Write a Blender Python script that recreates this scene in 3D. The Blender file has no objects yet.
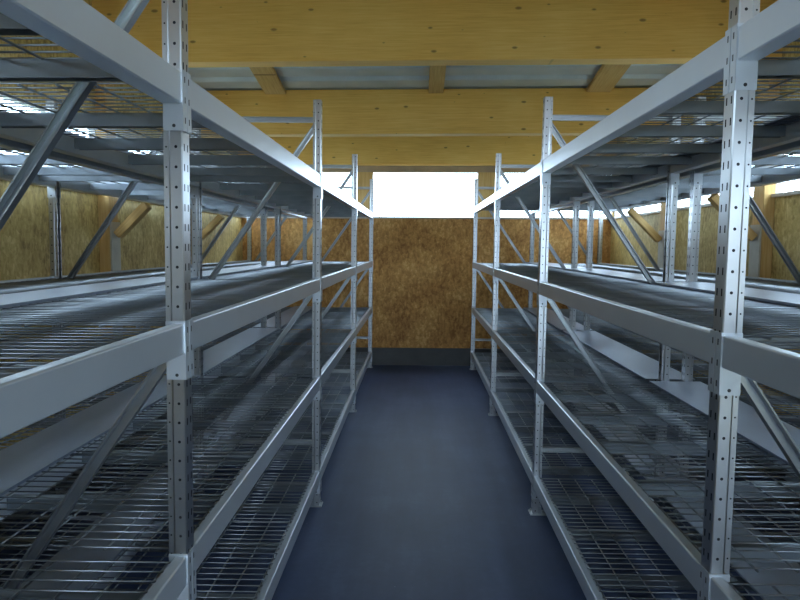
import bpy, bmesh, math, random
from mathutils import Vector, Matrix
random.seed(7)
S = bpy.context.scene
COL = S.collection
PI = math.pi

# ------------------------------------------------------------------ layout
CZ = 1.632                       # eye height
LEAN = 0.0085                    # the racks stand very slightly out of plumb
BAY = 2.435
SIDE = {                         # front plane, first frame, shelf tops, cover strip span, support bar offsets
    -1: dict(x=0.589, y0=1.734 - BAY, z=(0.224, 0.820, 1.430, 2.056), strip=(0.75, 1.03), bars=(0.42, 0.92, 1.41, 1.9, 2.24)),
    +1: dict(x=0.726, y0=1.652 - BAY, z=(0.242, 0.830, 1.422, 2.135), strip=(0.67, 0.97), bars=(0.2, 0.7, 1.18, 1.65, 2.12)),
}
DEPTH = 0.79
BACK_FRONT = 0.88                # front plane of the rear rack behind the aisle rack
WALL_END = 9.28
WALL_L, WALL_R = -2.39, 2.60
WALL_REAR = -3.3
SILL, HEAD = 2.02, 2.617
HEAD_SIDE = 2.49
COLS_Y = (-4.6, -2.77, -0.81, 1.15, 3.11, 5.07, 7.03)
def ceil_z(y): return 3.215 + (0.145 if y < 7.03 else .05) * (7.03 - y)
def beam_bottom(y): return 2.765 + 0.107 * (7.03 - y)

# ------------------------------------------------------------------ node helpers
class NT:
    def __init__(s, name):
        s.m = bpy.data.materials.new(name); s.m.use_nodes = True
        s.t = s.m.node_tree; s.n = s.t.nodes; s.l = s.t.links
        s.b = s.n['Principled BSDF']; s.out = s.n['Material Output']
    def new(s, t, **k):
        n = s.n.new(t)
        for a, v in k.items(): setattr(n, a, v)
        return n
    def link(s, a, b): s.l.new(a, b)
    def math(s, op, a, b=None, c=None, clamp=False):
        n = s.n.new('ShaderNodeMath'); n.operation = op; n.use_clamp = clamp
        for i, v in enumerate((a, b, c)):
            if v is None: continue
            if isinstance(v, (int, float)): n.inputs[i].default_value = v
            else: s.link(v, n.inputs[i])
        return n.outputs[0]
    def coords(s, kind='Object', scale=(1, 1, 1), rot=(0, 0, 0), loc=(0, 0, 0)):
        tc = s.n.new('ShaderNodeTexCoord'); mp = s.n.new('ShaderNodeMapping')
        s.link(tc.outputs[kind], mp.inputs[0])
        mp.inputs['Scale'].default_value = scale; mp.inputs['Rotation'].default_value = rot
        mp.inputs['Location'].default_value = loc
        return mp.outputs[0]
    def noise(s, vec, scale, detail=4, rough=.55):
        n = s.n.new('ShaderNodeTexNoise'); s.link(vec, n.inputs['Vector'])
        n.inputs['Scale'].default_value = scale; n.inputs['Detail'].default_value = detail
        n.inputs['Roughness'].default_value = rough
        return n.outputs['Fac']
    def voro(s, vec, scale, out='Distance'):
        n = s.n.new('ShaderNodeTexVoronoi'); s.link(vec, n.inputs['Vector'])
        n.inputs['Scale'].default_value = scale
        return n.outputs[out]
    def ramp(s, fac, stops):
        n = s.n.new('ShaderNodeValToRGB'); s.link(fac, n.inputs[0])
        e = n.color_ramp.elements
        while len(e) > 1: e.remove(e[-1])
        e[0].position = stops[0][0]; e[0].color = (*stops[0][1], 1)
        for p, c in stops[1:]:
            k = e.new(p); k.color = (*c, 1)
        return n.outputs[0]
    def mix(s, fac, a, b, mode='MIX'):
        n = s.n.new('ShaderNodeMix'); n.data_type = 'RGBA'; n.blend_type = mode
        if isinstance(fac, (int, float)): n.inputs[0].default_value = fac
        else: s.link(fac, n.inputs[0])
        for i, v in ((6, a), (7, b)):
            if isinstance(v, tuple): n.inputs[i].default_value = (*v, 1)
            else: s.link(v, n.inputs[i])
        return n.outputs[2]
    def bump(s, h, strength=.3, dist=.002):
        n = s.n.new('ShaderNodeBump'); n.inputs['Strength'].default_value = strength
        n.inputs['Distance'].default_value = dist
        s.link(h, n.inputs['Height']); s.link(n.outputs[0], s.b.inputs['Normal'])
    def set(s, **k):
        for a, v in k.items():
            i = s.b.inputs[a.replace('_', ' ')]
            if isinstance(v, (int, float)): i.default_value = v
            elif isinstance(v, tuple): i.default_value = (*v, 1)
            else: s.link(v, i)

def mat_zinc(name, c0, c1, rough=(.28, .42), metallic=.85, holes=False):
    k = NT(name)
    v = k.coords()
    n = k.noise(v, 4, 5)
    f = n
    k.set(Base_Color=k.ramp(f, [(.25, c0), (.75, c1)]), Metallic=metallic)
    k.set(Roughness=k.math('ADD', k.math('MULTIPLY', n, rough[1] - rough[0]), rough[0]))
    if holes:
        tc = k.new('ShaderNodeTexCoord')
        so = k.new('ShaderNodeSeparateXYZ'); k.link(tc.outputs['Object'], so.inputs[0])
        sn = k.new('ShaderNodeSeparateXYZ'); k.link(tc.outputs['Normal'], sn.inputs[0])
        ax = k.math('ABSOLUTE', so.outputs[0]); ay = k.math('ABSOLUTE', so.outputs[1])
        zm = k.math('SUBTRACT', k.math('MODULO', so.outputs[2], .05), .025)
        az = k.math('ABSOLUTE', zm)
        # slots on the front face, dark colour painted for the shade inside
        fs = k.math('MULTIPLY', k.math('LESS_THAN', k.math('ABSOLUTE', k.math('SUBTRACT', ay, .0125)), .0034), k.math('LESS_THAN', az, .009))
        isx = k.math('GREATER_THAN', k.math('ABSOLUTE', sn.outputs[0]), .7)
        # round holes on the side faces, their inner shade painted as dark discs
        def disc(cx, r):
            dx = k.math('SUBTRACT', ax, cx)
            return k.math('LESS_THAN', k.math('ADD', k.math('MULTIPLY', dx, dx), k.math('MULTIPLY', zm, zm)), r * r)
        ss = k.math('MAXIMUM', disc(.016, .0038), disc(.0425, .0023))
        isy = k.math('GREATER_THAN', k.math('ABSOLUTE', sn.outputs[1]), .7)
        h = k.math('MAXIMUM', k.math('MULTIPLY', fs, isx), k.math('MULTIPLY', ss, isy))
        tr = k.new('ShaderNodeBsdfDiffuse'); tr.inputs[0].default_value = (.03, .03, .034, 1); mx = k.new('ShaderNodeMixShader')
        k.link(h, mx.inputs[0]); k.link(k.b.outputs[0], mx.inputs[1]); k.link(tr.outputs[0], mx.inputs[2])
        k.link(mx.outputs[0], k.out.inputs[0])
    return k.m

def mat_wood(name, base, dark, light, knots=True, lam=.04):
    k = NT(name)
    oi = k.new('ShaderNodeObjectInfo')
    tc = k.new('ShaderNodeTexCoord'); add = k.new('ShaderNodeVectorMath', operation='ADD')
    cmb = k.new('ShaderNodeCombineXYZ')
    k.link(k.math('MULTIPLY', oi.outputs['Random'], 37), cmb.inputs[0])
    k.link(k.math('MULTIPLY', oi.outputs['Random'], 11), cmb.inputs[1])
    k.link(tc.outputs['Object'], add.inputs[0]); k.link(cmb.outputs[0], add.inputs[1])
    def mp(sc):
        m = k.new('ShaderNodeMapping'); k.link(add.outputs[0], m.inputs[0]); m.inputs['Scale'].default_value = sc
        return m.outputs[0]
    grain = k.noise(mp((1.2, 30, 30)), 3, 6, .6)
    blot = k.noise(mp((1, 1, 1)), 1.6, 3)
    col = k.ramp(k.math('ADD', k.math('MULTIPLY', grain, .6), k.math('MULTIPLY', blot, .4)), [(.3, dark), (.5, base), (.72, light)])
    so = k.new('ShaderNodeSeparateXYZ'); k.link(tc.outputs['Object'], so.inputs[0])
    if lam:
        zi = k.math('FLOOR', k.math('DIVIDE', so.outputs[2], lam))
        wn = k.new('ShaderNodeTexWhiteNoise', noise_dimensions='1D'); k.link(zi, wn.inputs['W'])
        col = k.mix(k.math('MULTIPLY', wn.outputs[0], .16), col, dark)
        fr = k.math('FRACT', k.math('DIVIDE', so.outputs[2], lam))
        col = k.mix(k.math('MULTIPLY', k.math('LESS_THAN', fr, .04), .2), col, dark)
    if knots:
        sx = k.new('ShaderNodeSeparateXYZ'); k.link(add.outputs[0], sx.inputs[0])
        cx = k.new('ShaderNodeCombineXYZ'); k.link(k.math('MULTIPLY', sx.outputs[0], 3.4), cx.inputs[0]); k.link(k.math('MULTIPLY', sx.outputs[2], 7.5), cx.inputs[1])
        v = k.new('ShaderNodeTexVoronoi', voronoi_dimensions='2D'); k.link(cx.outputs[0], v.inputs['Vector']); v.inputs['Scale'].default_value = 1
        sc = k.new('ShaderNodeSeparateColor'); k.link(v.outputs['Color'], sc.inputs[0])
        r = k.math('MULTIPLY', k.math('SUBTRACT', sc.outputs[0], .40, clamp=True), .17)
        m = k.math('MULTIPLY', k.math('SUBTRACT', r, v.outputs['Distance']), 22, clamp=True)
        col = k.mix(k.math('MULTIPLY', m, .75), col, (.16, .075, .02))
    k.set(Base_Color=col, Roughness=.62)
    k.b.inputs['Specular IOR Level'].default_value = .3
    k.bump(grain, .15, .002)
    return k.m

def mat_osb(name, c):
    k = NT(name)
    dist = k.noise(k.coords(), 5, 2)
    layers = []
    for i, (rot, sc) in enumerate([(.25, (30, 30, 6)), (-.6, (26, 26, 5)), (1.0, (32, 32, 7)), (-.1, (28, 28, 5))]):
        v = k.coords('Object', rot=(rot, rot, 0), loc=(i * 3.1, i * 1.7, i))
        m2 = k.new('ShaderNodeMapping'); k.link(v, m2.inputs[0]); m2.inputs['Scale'].default_value = sc
        sep = k.new('ShaderNodeSeparateColor'); k.link(k.voro(m2.outputs[0], 1.6, 'Color'), sep.inputs[0])
        layers.append(sep.outputs[0])
    f = k.math('ADD', k.math('ADD', k.math('MULTIPLY', layers[0], .3), k.math('MULTIPLY', layers[1], .3)),
               k.math('ADD', k.math('MULTIPLY', layers[2], .2), k.math('MULTIPLY', layers[3], .2)))
    big = k.noise(k.coords(), 1.7, 5, .62)
    f = k.math('ADD', k.math('MULTIPLY', f, .38), k.math('MULTIPLY', big, .62))
    k.set(Base_Color=k.ramp(f, c), Roughness=.6)
    k.b.inputs['Specular IOR Level'].default_value = .35
    k.bump(f, .25, .003)
    return k.m

def mat_plain(name, c, rough=.6, metallic=0, var=.12, scale=6):
    k = NT(name)
    n = k.noise(k.coords(), scale, 5)
    d = tuple(x * (1 - var * 2) for x in c)
    k.set(Base_Color=k.ramp(n, [(.3, d), (.7, c)]), Roughness=rough, Metallic=metallic)
    return k.m

M = {}
M['post'] = mat_zinc('zinc_post', (.42, .43, .445), (.56, .575, .59), (.28, .32), 1.0, holes=True)
M['zinc'] = mat_zinc('zinc_steel', (.33, .35, .36), (.46, .48, .495), (.29, .34), 1.0)
M['beam'] = mat_zinc('zinc_beam', (.52, .555, .60), (.57, .61, .655), (.29, .33), .55)
M['bar'] = mat_zinc('zinc_bar', (.19, .215, .24), (.29, .32, .35), (.33, .42), .9)
M['wire'] = mat_zinc('zinc_wire', (.20, .215, .235), (.31, .335, .36), (.285, .32), .97)
M['sheet'] = mat_zinc('zinc_sheet', (.28, .315, .39), (.34, .385, .46), (.29, .34), .82)
M['glulam'] = mat_wood('glulam_spruce', (.84, .485, .12), (.70, .36, .075), (.93, .60, .19))
M['timber'] = mat_wood('timber', (.60, .37, .13), (.45, .25, .07), (.72, .5, .22), lam=0)
M['board'] = mat_plain('pale_board', (.62, .56, .44), .6)
M['sill'] = mat_plain('sill_board', (.62, .52, .42), .55)
M['head'] = mat_plain('head_board', (.42, .30, .18), .6)
M['osb'] = mat_osb('osb_board', [(.33, (.30, .125, .03)), (.45, (.50, .235, .062)), (.55, (.64, .325, .09)), (.68, (.82, .50, .19))])
M['osb_side'] = mat_osb('osb_board_side', [(.33, (.30, .19, .05)), (.45, (.50, .33, .10)), (.55, (.60, .42, .14)), (.68, (.78, .60, .26))])
M['plinth'] = mat_plain('plinth', (.10, .10, .10), .55)
M['window_frame'] = mat_plain('window_frame', (.62, .60, .58), .4)
M['ground'] = mat_plain('outdoor_ground', (.22, .24, .18), .9)

def make_floor_mat():
    k = NT('floor_coating')
    v = k.coords()
    n1 = k.noise(v, 1.1, 5, .6); n2 = k.noise(v, 24, 4, .6)
    n3 = k.noise(k.coords(scale=(3.5, .35, 1)), 1.6, 4)
    f = k.math('ADD', k.math('MULTIPLY', n1, .45), k.math('ADD', k.math('MULTIPLY', n2, .2), k.math('MULTIPLY', n3, .35)))
    col = k.ramp(f, [(.34, (.038, .056, .112)), (.52, (.062, .086, .168)), (.68, (.105, .136, .235))])
    sp = k.voro(v, 9)
    spk = k.math('LESS_THAN', sp, .035)
    col = k.mix(k.math('MULTIPLY', spk, .35), col, (.3, .36, .45))
    k.set(Base_Color=col, Roughness=k.math('ADD', k.math('MULTIPLY', n2, .15), .45))
    k.b.inputs['Specular IOR Level'].default_value = .3
    k.bump(n2, .06, .002)
    return k.m
M['floor'] = make_floor_mat()

def make_ceiling_mat():
    k = NT('ceiling_sheet')
    n = k.noise(k.coords(), 3, 4)
    k.set(Base_Color=k.ramp(n, [(.3, (.50, .55, .56)), (.7, (.64, .68, .68))]), Roughness=.4, Metallic=.25)
    return k.m
M['ceiling'] = make_ceiling_mat()

def make_glass():
    k = NT('window_glass')
    tr = k.new('ShaderNodeBsdfTransparent'); gl = k.new('ShaderNodeBsdfGlossy'); gl.inputs['Roughness'].default_value = .02
    mx = k.new('ShaderNodeMixShader'); lw = k.new('ShaderNodeLayerWeight'); lw.inputs[0].default_value = .5
    fr = k.math('ADD', k.math('MULTIPLY', k.math('POWER', lw.outputs['Facing'], 5), .5), .03)
    tr.inputs[0].default_value = (.95, .97, .97, 1)
    k.link(fr, mx.inputs[0]); k.link(tr.outputs[0], mx.inputs[1]); k.link(gl.outputs[0], mx.inputs[2])
    k.link(mx.outputs[0], k.out.inputs[0])
    return k.m
M['glass'] = make_glass()

# ------------------------------------------------------------------ mesh helpers
def mesh_from(bm, name, mat, smooth=False):
    bmesh.ops.recalc_face_normals(bm, faces=bm.faces)
    me = bpy.data.meshes.new(name); bm.to_mesh(me); bm.free()
    if mat: me.materials.append(mat)
    if smooth:
        for p in me.polygons: p.use_smooth = True
    return me
def link(name, me, parent=None, loc=(0, 0, 0), rot=(0, 0, 0)):
    o = bpy.data.objects.new(name, me); COL.objects.link(o)
    o.location = loc; o.rotation_euler = rot
    if parent: o.parent = parent
    return o
def tag(o, label, cat, group=None, kind=None):
    o['label'] = label; o['category'] = cat
    if group: o['group'] = group
    if kind: o['kind'] = kind
    return o
def struct(name, me, loc=(0, 0, 0), rot=(0, 0, 0)):
    o = link(name, me, None, loc, rot); o['kind'] = 'structure'
    return o
def box(bm, x0, x1, y0, y1, z0, z1, bev=0):
    v = [bm.verts.new(p) for p in ((x0, y0, z0), (x1, y0, z0), (x1, y1, z0), (x0, y1, z0), (x0, y0, z1), (x1, y0, z1), (x1, y1, z1), (x0, y1, z1))]
    fs = [bm.faces.new([v[i] for i in f]) for f in ((0, 3, 2, 1), (4, 5, 6, 7), (0, 1, 5, 4), (1, 2, 6, 5), (2, 3, 7, 6), (3, 0, 4, 7))]
    if bev:
        es = list({e for f in fs for e in f.edges})
        bmesh.ops.bevel(bm, geom=es, offset=bev, segments=2, affect='EDGES')
def extrude(bm, prof, p0, p1, ref=(0, 1, 0)):
    """closed 2-D profile (a, b) swept from p0 to p1; a along the reference direction, b across it"""
    p0, p1 = Vector(p0), Vector(p1); d = (p1 - p0).normalized()
    a = Vector(ref); a = (a - d * a.dot(d)).normalized(); b = d.cross(a)
    r = [[bm.verts.new(p + a * u + b * w) for u, w in prof] for p in (p0, p1)]
    n = len(prof)
    for i in range(n):
        bm.faces.new([r[0][i], r[0][(i + 1) % n], r[1][(i + 1) % n], r[1][i]])
    bm.faces.new(list(reversed(r[0]))); bm.faces.new(r[1])
def tube(bm, p0, p1, r, n=6):
    extrude(bm, [(r * math.cos(2 * PI * i / n), r * math.sin(2 * PI * i / n)) for i in range(n)], p0, p1, (0, 0, 1) if abs((Vector(p1) - Vector(p0)).normalized().z) < .9 else (0, 1, 0))

# ------------------------------------------------------------------ rack templates (s = -1: inward is -X, +1: inward is +X)
POST_H = 2.5
PROF_D = 0.049
def open_profile(pts, t):
    """closed outline of a folded sheet following pts with thickness t"""
    P = [Vector((x, y)) for x, y in pts]; out, inn = [], []
    for i, p in enumerate(P):
        d1 = (P[i] - P[i - 1]).normalized() if i else (P[1] - P[0]).normalized()
        d2 = (P[i + 1] - P[i]).normalized() if i < len(P) - 1 else d1
        n1 = Vector((-d1.y, d1.x)); n2 = Vector((-d2.y, d2.x)); n = (n1 + n2).normalized()
        k = t / max(.35, n.dot(n1)); inn.append(p + n * k); out.append(p)
    return [(p.x, p.y) for p in out + inn[::-1]]
def post_mesh(s):
    h = [(PROF_D, -.012), (PROF_D, -.0225), (.036, -.0225), (.030, -.028), (.003, -.028), (0, -.025)]
    pts = h + [(x, -y) for x, y in reversed(h)]
    pr = open_profile(pts, -.002)
    # the front face carries a shallow groove between its two rows of slots
    bm = bmesh.new()
    extrude(bm, [(x * s, y) for x, y in pr], (0, 0, 0.004), (0, 0, POST_H), (1, 0, 0))
    return mesh_from(bm, 'post', M['post'])
def foot_mesh(s):
    bm = bmesh.new()
    box(bm, min(-s * .014, s * .088), max(-s * .014, s * .088), -.042, .042, 0, .006, .001)
    box(bm, min(s * .004, s * .054), max(s * .004, s * .054), -.026, .026, .006, .05)
    for dx in (.072,):
        tube(bm, (s * dx, 0, .006), (s * dx, 0, .018), .008)
    tube(bm, (-s * .001, .034, .006), (-s * .001, .034, .014), .006)
    return mesh_from(bm, 'foot_plate', M['zinc'])
def brace_mesh(s, z0, z1, x0=.03, x1=DEPTH - .03):
    """folded C section between front and rear post"""
    bm = bmesh.new()
    c = [(-.016, -.015), (-.016, .015), (.012, .015), (.012, .011), (-.013, .011), (-.013, -.011), (.012, -.011), (.012, -.015)]
    extrude(bm, c, (s * x0, 0, z0), (s * x1, 0, z1), (0, -1, 0))
    return mesh_from(bm, 'brace', M['zinc'])
BH = .076
BL = BAY - .060
def beam_mesh(s):
    """stepped box beam; outer face flush with the posts, ledge for the deck inside; origin at its near end, top outer edge"""
    bm = bmesh.new()
    p = [(.001, 0), (.004, .002), (.028, .002), (.030, 0), (.030, -.016), (.048, -.016), (.050, -.018), (.050, -BH + .003), (.047, -BH), (.003, -BH), (.0, -BH + .003), (0, -.002)]
    pr = [(x * s, z) for x, z in p]
    y0, y1 = .030, .030 + BL
    r = [[bm.verts.new((x, y, z)) for x, z in pr] for y in (y0, y1)]
    n = len(pr)
    for i in range(n): bm.faces.new([r[0][i], r[0][(i + 1) % n], r[1][(i + 1) % n], r[1][i]])
    bm.faces.new(r[0]); bm.faces.new(r[1])
    return mesh_from(bm, 'beam', M['beam'])
def connector_mesh(s, e):
    """L plate at a beam end: one leg on the aisle face of the post, one leg on its side; e=+1 plate reaches towards +Y (far end of a beam)"""
    bm = bmesh.new()
    top, bot = .008, -.142
    xs = sorted((-s * .0035, -s * .0008))
    ya, yb = (-.0005, .0275) if e > 0 else (-.0275, .0005)
    # origin = post side face; the aisle-face leg covers half the post
    y0, y1 = (0, .027) if e > 0 else (-.027, 0)
    box(bm, xs[0], xs[1], y0 - (.003 if e > 0 else 0), y1 + (.003 if e < 0 else 0), bot, top, .0006)
    ys = (-.003, -.0006) if e > 0 else (.0006, .003)
    xx = sorted((-s * .0035, s * .047))
    box(bm, xx[0], xx[1], ys[0], ys[1], bot, top, .0006)
    me = mesh_from(bm, 'connector', M['beam'])
    me.materials.append(M['hole'])
    bm = bmesh.new(); bm.from_mesh(me)
    # front-leg slots and side-leg pin hole: solid inlays, shade painted as dark colour
    k0 = len(bm.faces)
    ym = (.014 if e > 0 else -.014)
    for z in (-.012, -.062, -.112):
        box(bm, *sorted((-s * .0037, -s * .0030)), ym - .003, ym + .003, z - .011, z + .004)
    tube(bm, (s * .020, ys[0] - .0004, -.130), (s * .020, ys[1] + .0004, -.130), .0045, 10)
    bm.faces.ensure_lookup_table()
    for f in bm.faces[k0:]: f.material_index = 1
    bm.to_mesh(me); bm.free()
    return me
M['hole'] = mat_plain('hole_shade', (.03, .03, .032), .8)  # dark colour standing in for the shade inside connector holes
DW = DEPTH - .064                # deck width
def deck_mesh(s):
    """welded wire deck: transverse wires every 50 mm over lengthwise wires every 100 mm; origin at bay start, front plane, beam top"""
    bm = bmesh.new()
    y0, y1 = .036, BAY - .036
    n = int((y1 - y0) / .05); off = (y1 - y0 - n * .05) / 2
    breaks = (y0 + .8, y0 + 1.6)
    for i in range(n + 1):
        y = y0 + off + i * .05
        dz = random.uniform(-.0012, .0012)
        tube(bm, (s * .032, y, -.0105 + dz), (s * (DEPTH - .032), y, -.0105 - dz), .0026, 6)
        if any(abs(y - b) < .026 for b in breaks):
            tube(bm, (s * .032, y + .011, -.0095), (s * (DEPTH - .032), y + .011, -.0095), .0026, 6)
    for j in range(8):
        x = .048 + j * .0999
        for a, b in ((y0, breaks[0]), (breaks[0] + .004, breaks[1]), (breaks[1] + .004, y1)):
            dz = random.uniform(-.0015, .0008)
            tube(bm, (s * x, a, -.0152), (s * x, b, -.0152 + dz * .2), .0033, 6)
    return mesh_from(bm, 'wire_deck', M['wire'], True)
def bar_mesh(s):
    bm = bmesh.new()
    c = [(-.018, -.018), (-.018, 0), (.018, 0), (.018, -.018), (.022, -.018), (.022, -.046), (.018, -.046), (.018, -.022), (-.018, -.022), (-.018, -.046), (-.022, -.046), (-.022, -.018)]
    c = [(-.02, -.04), (-.02, 0), (.02, 0), (.02, -.04), (.0175, -.04), (.0175, -.0025), (-.0175, -.0025), (-.0175, -.04)]
    r = [[bm.verts.new((s * x, y, z)) for y, z in c] for x in (.0505, DEPTH - .0505)]
    n = len(c)
    for i in range(n): bm.faces.new([r[0][i], r[0][(i + 1) % n], r[1][(i + 1) % n], r[1][i]])
    bm.faces.new(r[0]); bm.faces.new(r[1])
    return mesh_from(bm, 'support_bar', M['bar'])

T = {}
for s in (-1, 1):
    T[s] = dict(post=post_mesh(s), foot=foot_mesh(s), beam=beam_mesh(s), con_near=connector_mesh(s, -1), con_far=connector_mesh(s, 1),
                deck=deck_mesh(s), bar=bar_mesh(s),
                diag_up=brace_mesh(s, 2.36, 1.30), diag_low=brace_mesh(s, 1.375, .315),
                level_top=brace_mesh(s, 2.385, 2.385), level_low=brace_mesh(s, .40, .40))
def fx(x, z): return x + LEAN * (z - CZ)

def build_rack(s, x_front, y0, zs, bars, label):
    """one run of four bays; s points away from the aisle"""
    X0 = s * x_front
    root = bpy.data.objects.new('storage_rack', None); COL.objects.link(root)
    root.location = (X0, y0, 0)
    tag(root, label, 'shelving rack', 'galvanized storage racks along the aisle')
    rel = lambda z: LEAN * (z - CZ)
    for i in range(5):
        y = i * BAY
        for x, side in ((0, s), (s * DEPTH, -s)):
            p = link('upright_post', T[side]['post'], root, (x + rel(0), y, 0), (0, LEAN, 0))
            link('foot_plate', T[side]['foot'], p, (0, 0, 0), (0, -LEAN, 0))
        for k in ('diag_up', 'diag_low', 'level_top', 'level_low'):
            link('diagonal_brace' if k[0] == 'd' else 'horizontal_brace', T[s][k], root, (rel(0), y, 0), (0, LEAN, 0))
    for b in range(4):
        y = b * BAY
        for z in zs:
            for x, side in ((0, s), (s * DEPTH, -s)):
                bo = link('beam', T[side]['beam'], root, (x + rel(z), y, z))
                link('connector', T[side]['con_near'], bo, (0, .0285, 0))
                link('connector', T[side]['con_far'], bo, (0, BAY - .0285, 0))
            d = link('wire_deck', T[s]['deck'], root, (rel(z), y, z))
            for q in bars:
                link('support_bar', T[s]['bar'], d, (0, q, -.0178))
    return root

RNAMES = {-1: 'left', 1: 'right'}
for s in (-1, 1):
    c = SIDE[s]
    side = RNAMES[s]
    build_rack(s, c['x'], c['y0'], c['z'], c['bars'], f'galvanized steel rack with wire shelves lining the {side} edge of the aisle')
    build_rack(s, c['x'] + BACK_FRONT, c['y0'], c['z'], c['bars'], f'galvanized steel rack standing behind the {side} aisle rack, against the {side} board wall')

# cover strips bridging the gap between the two racks of a pair
def strip_mesh(s, a, b):
    bm = bmesh.new()
    t = .0015
    prof = [(a, -.010), (a, 0), (b, 0), (b, -.010), (b - t, -.010), (b - t, -t), (a + t, -t), (a + t, -.010)]
    y0, y1 = .036, BAY - .036
    r = [[bm.verts.new((s * x, y, z)) for x, z in prof] for y in (y0, y1)]
    n = len(prof)
    for i in range(n): bm.faces.new([r[0][i], r[0][(i + 1) % n], r[1][(i + 1) % n], r[1][i]])
    bm.faces.new(r[0]); bm.faces.new(r[1])
    return mesh_from(bm, 'cover_strip', M['sheet'])
LEVEL = ('lowest', 'second', 'third', 'topmost')
BAYN = ('bay beside the camera', 'nearest full bay', 'middle bay', 'bay at the end wall')
for s in (-1, 1):
    c = SIDE[s]; me = strip_mesh(s, *c['strip'])
    for li, z in enumerate(c['z']):
        for b in range(4):
            o = link('cover_strip', me, None, (s * c['x'] + LEAN * (z - CZ), c['y0'] + b * BAY, z + .0045))
            tag(o, f'zinc strip bridging the {RNAMES[s]} racks, {LEVEL[li]} shelf, {BAYN[b]}', 'cover strip', 'zinc strips over the gaps between racks')

# ------------------------------------------------------------------ room shell
YF, YB = WALL_REAR, WALL_END
bm = bmesh.new(); box(bm, WALL_L - .25, WALL_R + .25, YF - .3, YB + .3, -.15, 0)
struct('floor', mesh_from(bm, 'floor', M['floor']))
bm = bmesh.new(); box(bm, -40, 40, -40, 60, -.4, -.16)
struct('trim_1', mesh_from(bm, 'ground', M['ground']))  # unseen ground outdoors, added to keep sky light from shining up from below

def slab(name, boxes, mat):
    bm = bmesh.new()
    for b in boxes: box(bm, *b)
    return struct(name, mesh_from(bm, name, mat))
TW = .08
# end wall (named back), with three window openings
WX = [(-2.29, -.872), (-.607, .805), (1.083, 2.55)]
holes = [WALL_L - TW] + [v for w in WX for v in w] + [WALL_R + TW]
bx = [(WALL_L - TW, WALL_R + TW, YB, YB + TW, .0, SILL - .02)]
bx += [(WALL_L - TW, WALL_R + TW, YB, YB + TW, HEAD + .02, 3.12)]
slab('wall_back', bx, M['osb'])
# side walls with a window between every two columns
def side_windows():
    ys = list(COLS_Y[1:]) + [YB - .12]
    return [(ys[i] + .12, ys[i + 1] + .06) for i in range(len(ys) - 1)]
SW = side_windows()
def side_wall(name, xa, xb):
    bx = [(xa, xb, YF, YB, 0, SILL - .02)]
    edges = [YF] + [v for w in SW for v in w] + [YB]
    for i in range(0, len(edges), 2):
        if edges[i + 1] - edges[i] > .005: bx.append((xa, xb, edges[i], edges[i + 1], SILL - .02, HEAD_SIDE + .02))
    o = slab(name, bx, M['osb_side'])
    # sloping top part following the roof
    bm = bmesh.new()
    v = [bm.verts.new(p) for p in ((xa, YF, HEAD_SIDE + .02), (xb, YF, HEAD_SIDE + .02), (xb, YB, HEAD_SIDE + .02), (xa, YB, HEAD_SIDE + .02),
                                   (xa, YF, ceil_z(YF) + .02), (xb, YF, ceil_z(YF) + .02), (xb, YB, ceil_z(YB) + .02), (xa, YB, ceil_z(YB) + .02))]
    for f in ((0, 3, 2, 1), (4, 5, 6, 7), (0, 1, 5, 4), (1, 2, 6, 5), (2, 3, 7, 6), (3, 0, 4, 7)): bm.faces.new([v[i] for i in f])
    bm2 = bmesh.new(); bm2.from_mesh(o.data)
    tmp = bpy.data.meshes.new('t'); bmesh.ops.recalc_face_normals(bm, faces=bm.faces); bm.to_mesh(tmp); bm.free()
    bm2.from_mesh(tmp); bm2.to_mesh(o.data); bm2.free()
    return o
side_wall('wall_left', WALL_L - TW, WALL_L)
side_wall('wall_right', WALL_R, WALL_R + TW)
# unseen wall behind the viewer; its gateway is added and sized for daylight
DX0, DX1, DZ = 0.0, 2.45, 2.7
slab('wall_front', [(WALL_L - TW, DX0, YF - TW, YF, 0, 4.5), (DX1, WALL_R + TW, YF - TW, YF, 0, 4.5), (DX0, DX1, YF - TW, YF, DZ, 4.5)], M['osb_side'])
# plinth boards
for nm, b in (('baseboard_back', (WALL_L + .03, WALL_R - .03, YB - .045, YB - .001, 0, .235)),
              ('baseboard_left', (WALL_L + .001, WALL_L + .03, YF, YB - .001, 0, .235)),
              ('baseboard_right', (WALL_R - .03, WALL_R - .001, YF, YB - .001, 0, .235))):
    slab(nm, [b], M['plinth'])
# ceiling: profiled sheet, ribs running across the room
bm = bmesh.new()
ys = []; y = YF - TW
pitch = .30
while y < YB + TW:
    for dy, dz in ((0, 0), (.17, 0), (.19, .035), (.28, .035)):
        ys.append((y + dy, dz))
    y += pitch
rows = []
for yy, dz in ys:
    z = ceil_z(yy) + dz
    rows.append([bm.verts.new((x, yy, z + .006 * x)) for x in (WALL_L - TW, WALL_R + TW)])
top = []
for a, b in zip(rows, rows[1:]): bm.faces.new([a[0], a[1], b[1], b[0]])
r = bmesh.ops.extrude_face_region(bm, geom=bm.faces[:])
for e in r['geom']:
    if isinstance(e, bmesh.types.BMVert): e.co.z += .06
struct('ceiling', mesh_from(bm, 'ceiling', M['ceiling']))

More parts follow.
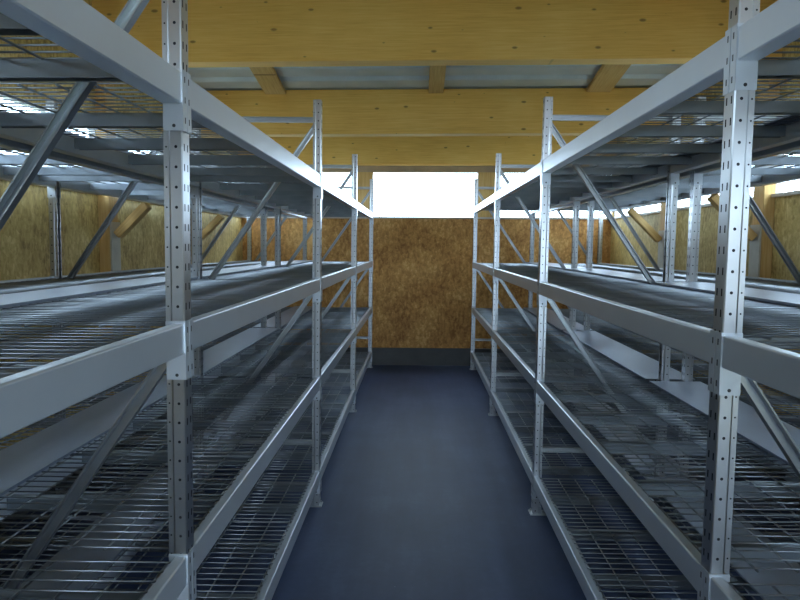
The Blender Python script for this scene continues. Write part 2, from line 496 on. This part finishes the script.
# windows
def window(n, cx, cy, cz, w, h, rot=0):
    bm = bmesh.new()
    f = .022; d = .025
    box(bm, -w / 2, w / 2, -d, d, -h / 2, -h / 2 + f); box(bm, -w / 2, w / 2, -d, d, h / 2 - f, h / 2)
    box(bm, -w / 2, -w / 2 + f, -d, d, -h / 2 + f, h / 2 - f); box(bm, w / 2 - f, w / 2, -d, d, -h / 2 + f, h / 2 - f)
    o = struct(f'window_{n}', mesh_from(bm, 'window_frame', M['window_frame']), (cx, cy, cz), (0, 0, rot))
    bm = bmesh.new(); box(bm, -w / 2 + f, w / 2 - f, -.003, .003, -h / 2 + f, h / 2 - f)
    link('window_pane', mesh_from(bm, 'pane', M['glass']), o)
    L = bpy.data.lights.new('daylight_portal', 'AREA'); L.shape = 'RECTANGLE'; L.size = w - .05; L.size_y = h - .05
    L.cycles.is_portal = True
    p = bpy.data.objects.new('daylight_portal', L); COL.objects.link(p)
    p.location = o.location; p.rotation_euler = (-PI / 2, 0, rot)
    p.location += Matrix.Rotation(rot, 3, 'Z') @ Vector((0, .05, 0))
    return o
n = 1
for a, b in WX:
    window(n, (a + b) / 2, YB + .045, (SILL + HEAD) / 2, b - a + .04, HEAD - SILL + .04); n += 1
for a, b in SW:
    for xx, rot in ((WALL_L - .045, PI / 2), (WALL_R + .045, -PI / 2)):
        window(n, xx, (a + b) / 2, (SILL + HEAD_SIDE) / 2, b - a, HEAD_SIDE - SILL + .04, rot); n += 1
L = bpy.data.lights.new('added_gateway_portal', 'AREA'); L.shape = 'RECTANGLE'; L.size = DX1 - DX0; L.size_y = DZ; L.cycles.is_portal = True
p = bpy.data.objects.new('added_gateway_portal', L); COL.objects.link(p); p.location = ((DX0 + DX1) / 2, YF - TW - .02, DZ / 2); p.rotation_euler = (PI / 2, 0, 0)

# sill boards
k = 2
for nm, b in ((0, (WALL_L + .03, WALL_R - .03, YB - .03, YB + .09, SILL - .024, SILL)),
              (1, (WALL_L - .10, WALL_L + .03, YF, YB, SILL - .024, SILL)),
              (2, (WALL_R - .03, WALL_R + .10, YF, YB, SILL - .024, SILL))):
    slab(f'trim_{k}', [b], M['sill']); k += 1
# head board above the end windows
slab(f'trim_{k}', [(WALL_L + .001, WALL_R - .001, YB - .03, YB - .001, HEAD, 2.70)], M['head'])

# ------------------------------------------------------------------ timber frame
def timber(name, p0, p1, w, h, mat, label, cat, group, parent=None, up=(0, 0, 1), bev=.004):
    """timber whose local X runs from p0 to p1; w across, h along 'up'"""
    p0, p1 = Vector(p0), Vector(p1); d = (p1 - p0); Ln = d.length; d.normalize()
    u = Vector(up); u = (u - d * u.dot(d)).normalized(); sd = u.cross(d)
    bm = bmesh.new(); box(bm, 0, Ln, -w / 2, w / 2, -h / 2, h / 2, bev)
    o = link(name, mesh_from(bm, name, mat), parent)
    R = Matrix((d, sd, u)).transposed().to_4x4(); R.translation = p0
    o.matrix_world = R
    if label: tag(o, label, cat, group)
    return o
BW = .16
names = {5.07: 'wide glued timber beam crossing the roof, nearest in view at the top of the picture',
         7.03: 'knotty glued timber beam crossing the roof, second in view, above the far uprights',
         3.11: 'glued timber roof beam over the nearest bays, above the picture edge',
         1.15: 'glued timber roof beam above the camera position',
         -.81: 'glued timber roof beam just behind the camera position',
         -2.77: 'glued timber roof beam closest to the added gateway'}
for y in COLS_Y[1:]:
    zb = beam_bottom(y); zt = ceil_z(y) - .005
    tl = .006 * 2.4
    timber('roof_beam', (WALL_L + .001, y + BW / 2, (zb + zt) / 2 - tl), (WALL_R - .001, y + BW / 2, (zb + zt) / 2 + tl), BW, zt - zb, M['glulam'], names[y], 'roof beam', 'glued timber roof beams')
# end beam above the windows
timber('roof_beam', (WALL_L + .001, YB - .10, 2.70 + .19), (WALL_R - .001, YB - .10, 2.70 + .19), .13, .38, M['glulam'],
       'glued timber beam lying directly above the end wall windows', 'roof beam', 'glued timber roof beams')
# purlins between the beams
PX = [(-1.45, .21, 'left'), (.175, .15, 'middle'), (1.80, .24, 'right')]
allb = list(COLS_Y[1:]) + [YB - .165]
where = ['between the gateway beam and the next', 'behind the camera', 'over the camera', 'over the nearest bay', 'between the third and second last roof beams', 'between the last roof beam and the end wall beam']
where = ['next to the added gateway', 'just behind the camera', 'right above the camera', 'over the nearest full bay', 'between the two widest visible roof beams', 'behind the second visible roof beam']
for i in range(len(allb) - 2):
    a, b = allb[i] + BW + .002, allb[i + 1] - .002
    for x, w, nm in PX:
        hh = .04
        timber('purlin', (x, a, ceil_z(a) - hh / 2 - .012 + .006 * x), (x, b, ceil_z(b) - hh / 2 - .012 + .006 * x), w, hh, M['timber'],
               f'{nm} yellow timber purlin under the metal ceiling, {where[i]}', 'purlin', 'timber purlins under the ceiling')
# window posts on the end wall
for x0, x1, nm in ((-.872, -.607, 'left'), (.805, 1.083, 'right')):
    timber('window_post', ((x0 + x1) / 2, YB + .03, SILL + .001), ((x0 + x1) / 2, YB + .03, 2.699), x1 - x0 - .005, .10, M['timber'],
           f'broad timber post {nm} of the centre end window', 'post', 'timber posts between the end windows', up=(0, 1, 0))
# columns with pale facing boards and knee braces along the side walls
cw = {-2.77: 'nearest the added gateway', -.81: 'just behind the camera', 1.15: 'beside the camera', 3.11: 'beside the nearest full rack bay', 5.07: 'second last before the end wall', 7.03: 'last before the end wall'}
for y in COLS_Y[1:]:
    for s, xw in ((-1, WALL_L), (1, WALL_R)):
        zt = beam_bottom(y)
        zk = (1.985 if s < 0 else 2.065) - .055
        nm = RNAMES[s]; dw = .085
        xc = xw - s * dw / 2
        c = timber('timber_column', (xc, y + .08, .236), (xc, y + .08, zt - .012), dw - .003, .16, M['timber'],
               f'timber column on the {nm} wall, {cw[y]}', 'column', 'timber columns on the side walls', up=(0, 1, 0))
        bm = bmesh.new(); xf = xw - s * dw
        box(bm, *sorted((xf - s * .0005, xf - s * .012)), y + .005, y + .155, .24, 1.80)
        b = link('facing_board', mesh_from(bm, 'facing_board', M['board']))
        b.parent = c; b.matrix_parent_inverse = c.matrix_world.inverted()
        b['label'] = 'pale facing board'
        if y < 0: continue
        # knee brace from column up to the beam
        x0 = xw - s * (dw + .03)
        timber('knee_brace', (x0, y + .08, 1.70), (x0 - s * (zk - 1.70), y + .08, zk), .06, .09, M['timber'],
               f'short slanting timber brace on the {nm} column {cw[y]}', 'brace', 'slanting timber braces on the side columns', up=(0, 1, 0))

# ------------------------------------------------------------------ daylight
w = bpy.data.worlds.new('overcast_sky'); S.world = w; w.use_nodes = True
bg = w.node_tree.nodes['Background']
bg.inputs[0].default_value = (.62, .80, 1.0, 1); bg.inputs[1].default_value = 14.0

# ------------------------------------------------------------------ camera
cam = bpy.data.cameras.new('camera'); co = bpy.data.objects.new('camera', cam); COL.objects.link(co)
cam.sensor_width = 36; cam.lens = 36 * 681.7 / 800; cam.clip_start = .02
yaw, pitch_, roll = .0252, .0795, .0051
f = Vector((-math.sin(yaw), math.cos(yaw), 0)); rgt = Vector((math.cos(yaw), math.sin(yaw), 0)); up = Vector((0, 0, 1))
fw = f * math.cos(pitch_) - up * math.sin(pitch_); u2 = f * math.sin(pitch_) + up * math.cos(pitch_)
# image content turns clockwise by roll -> camera turns counter-clockwise
r2 = rgt * math.cos(roll) - u2 * -math.sin(roll) * -1 if False else rgt * math.cos(roll) + u2 * math.sin(roll)
u3 = -rgt * math.sin(roll) + u2 * math.cos(roll)
R = Matrix((r2, u3, -fw)).transposed().to_4x4(); R.translation = (0, 0, CZ)
co.matrix_world = R
S.camera = co
S.view_settings.view_transform = 'Standard'; S.view_settings.look = 'None'; S.view_settings.gamma = 1
S.view_settings.use_curve_mapping = False
S.view_settings.exposure = 0.0
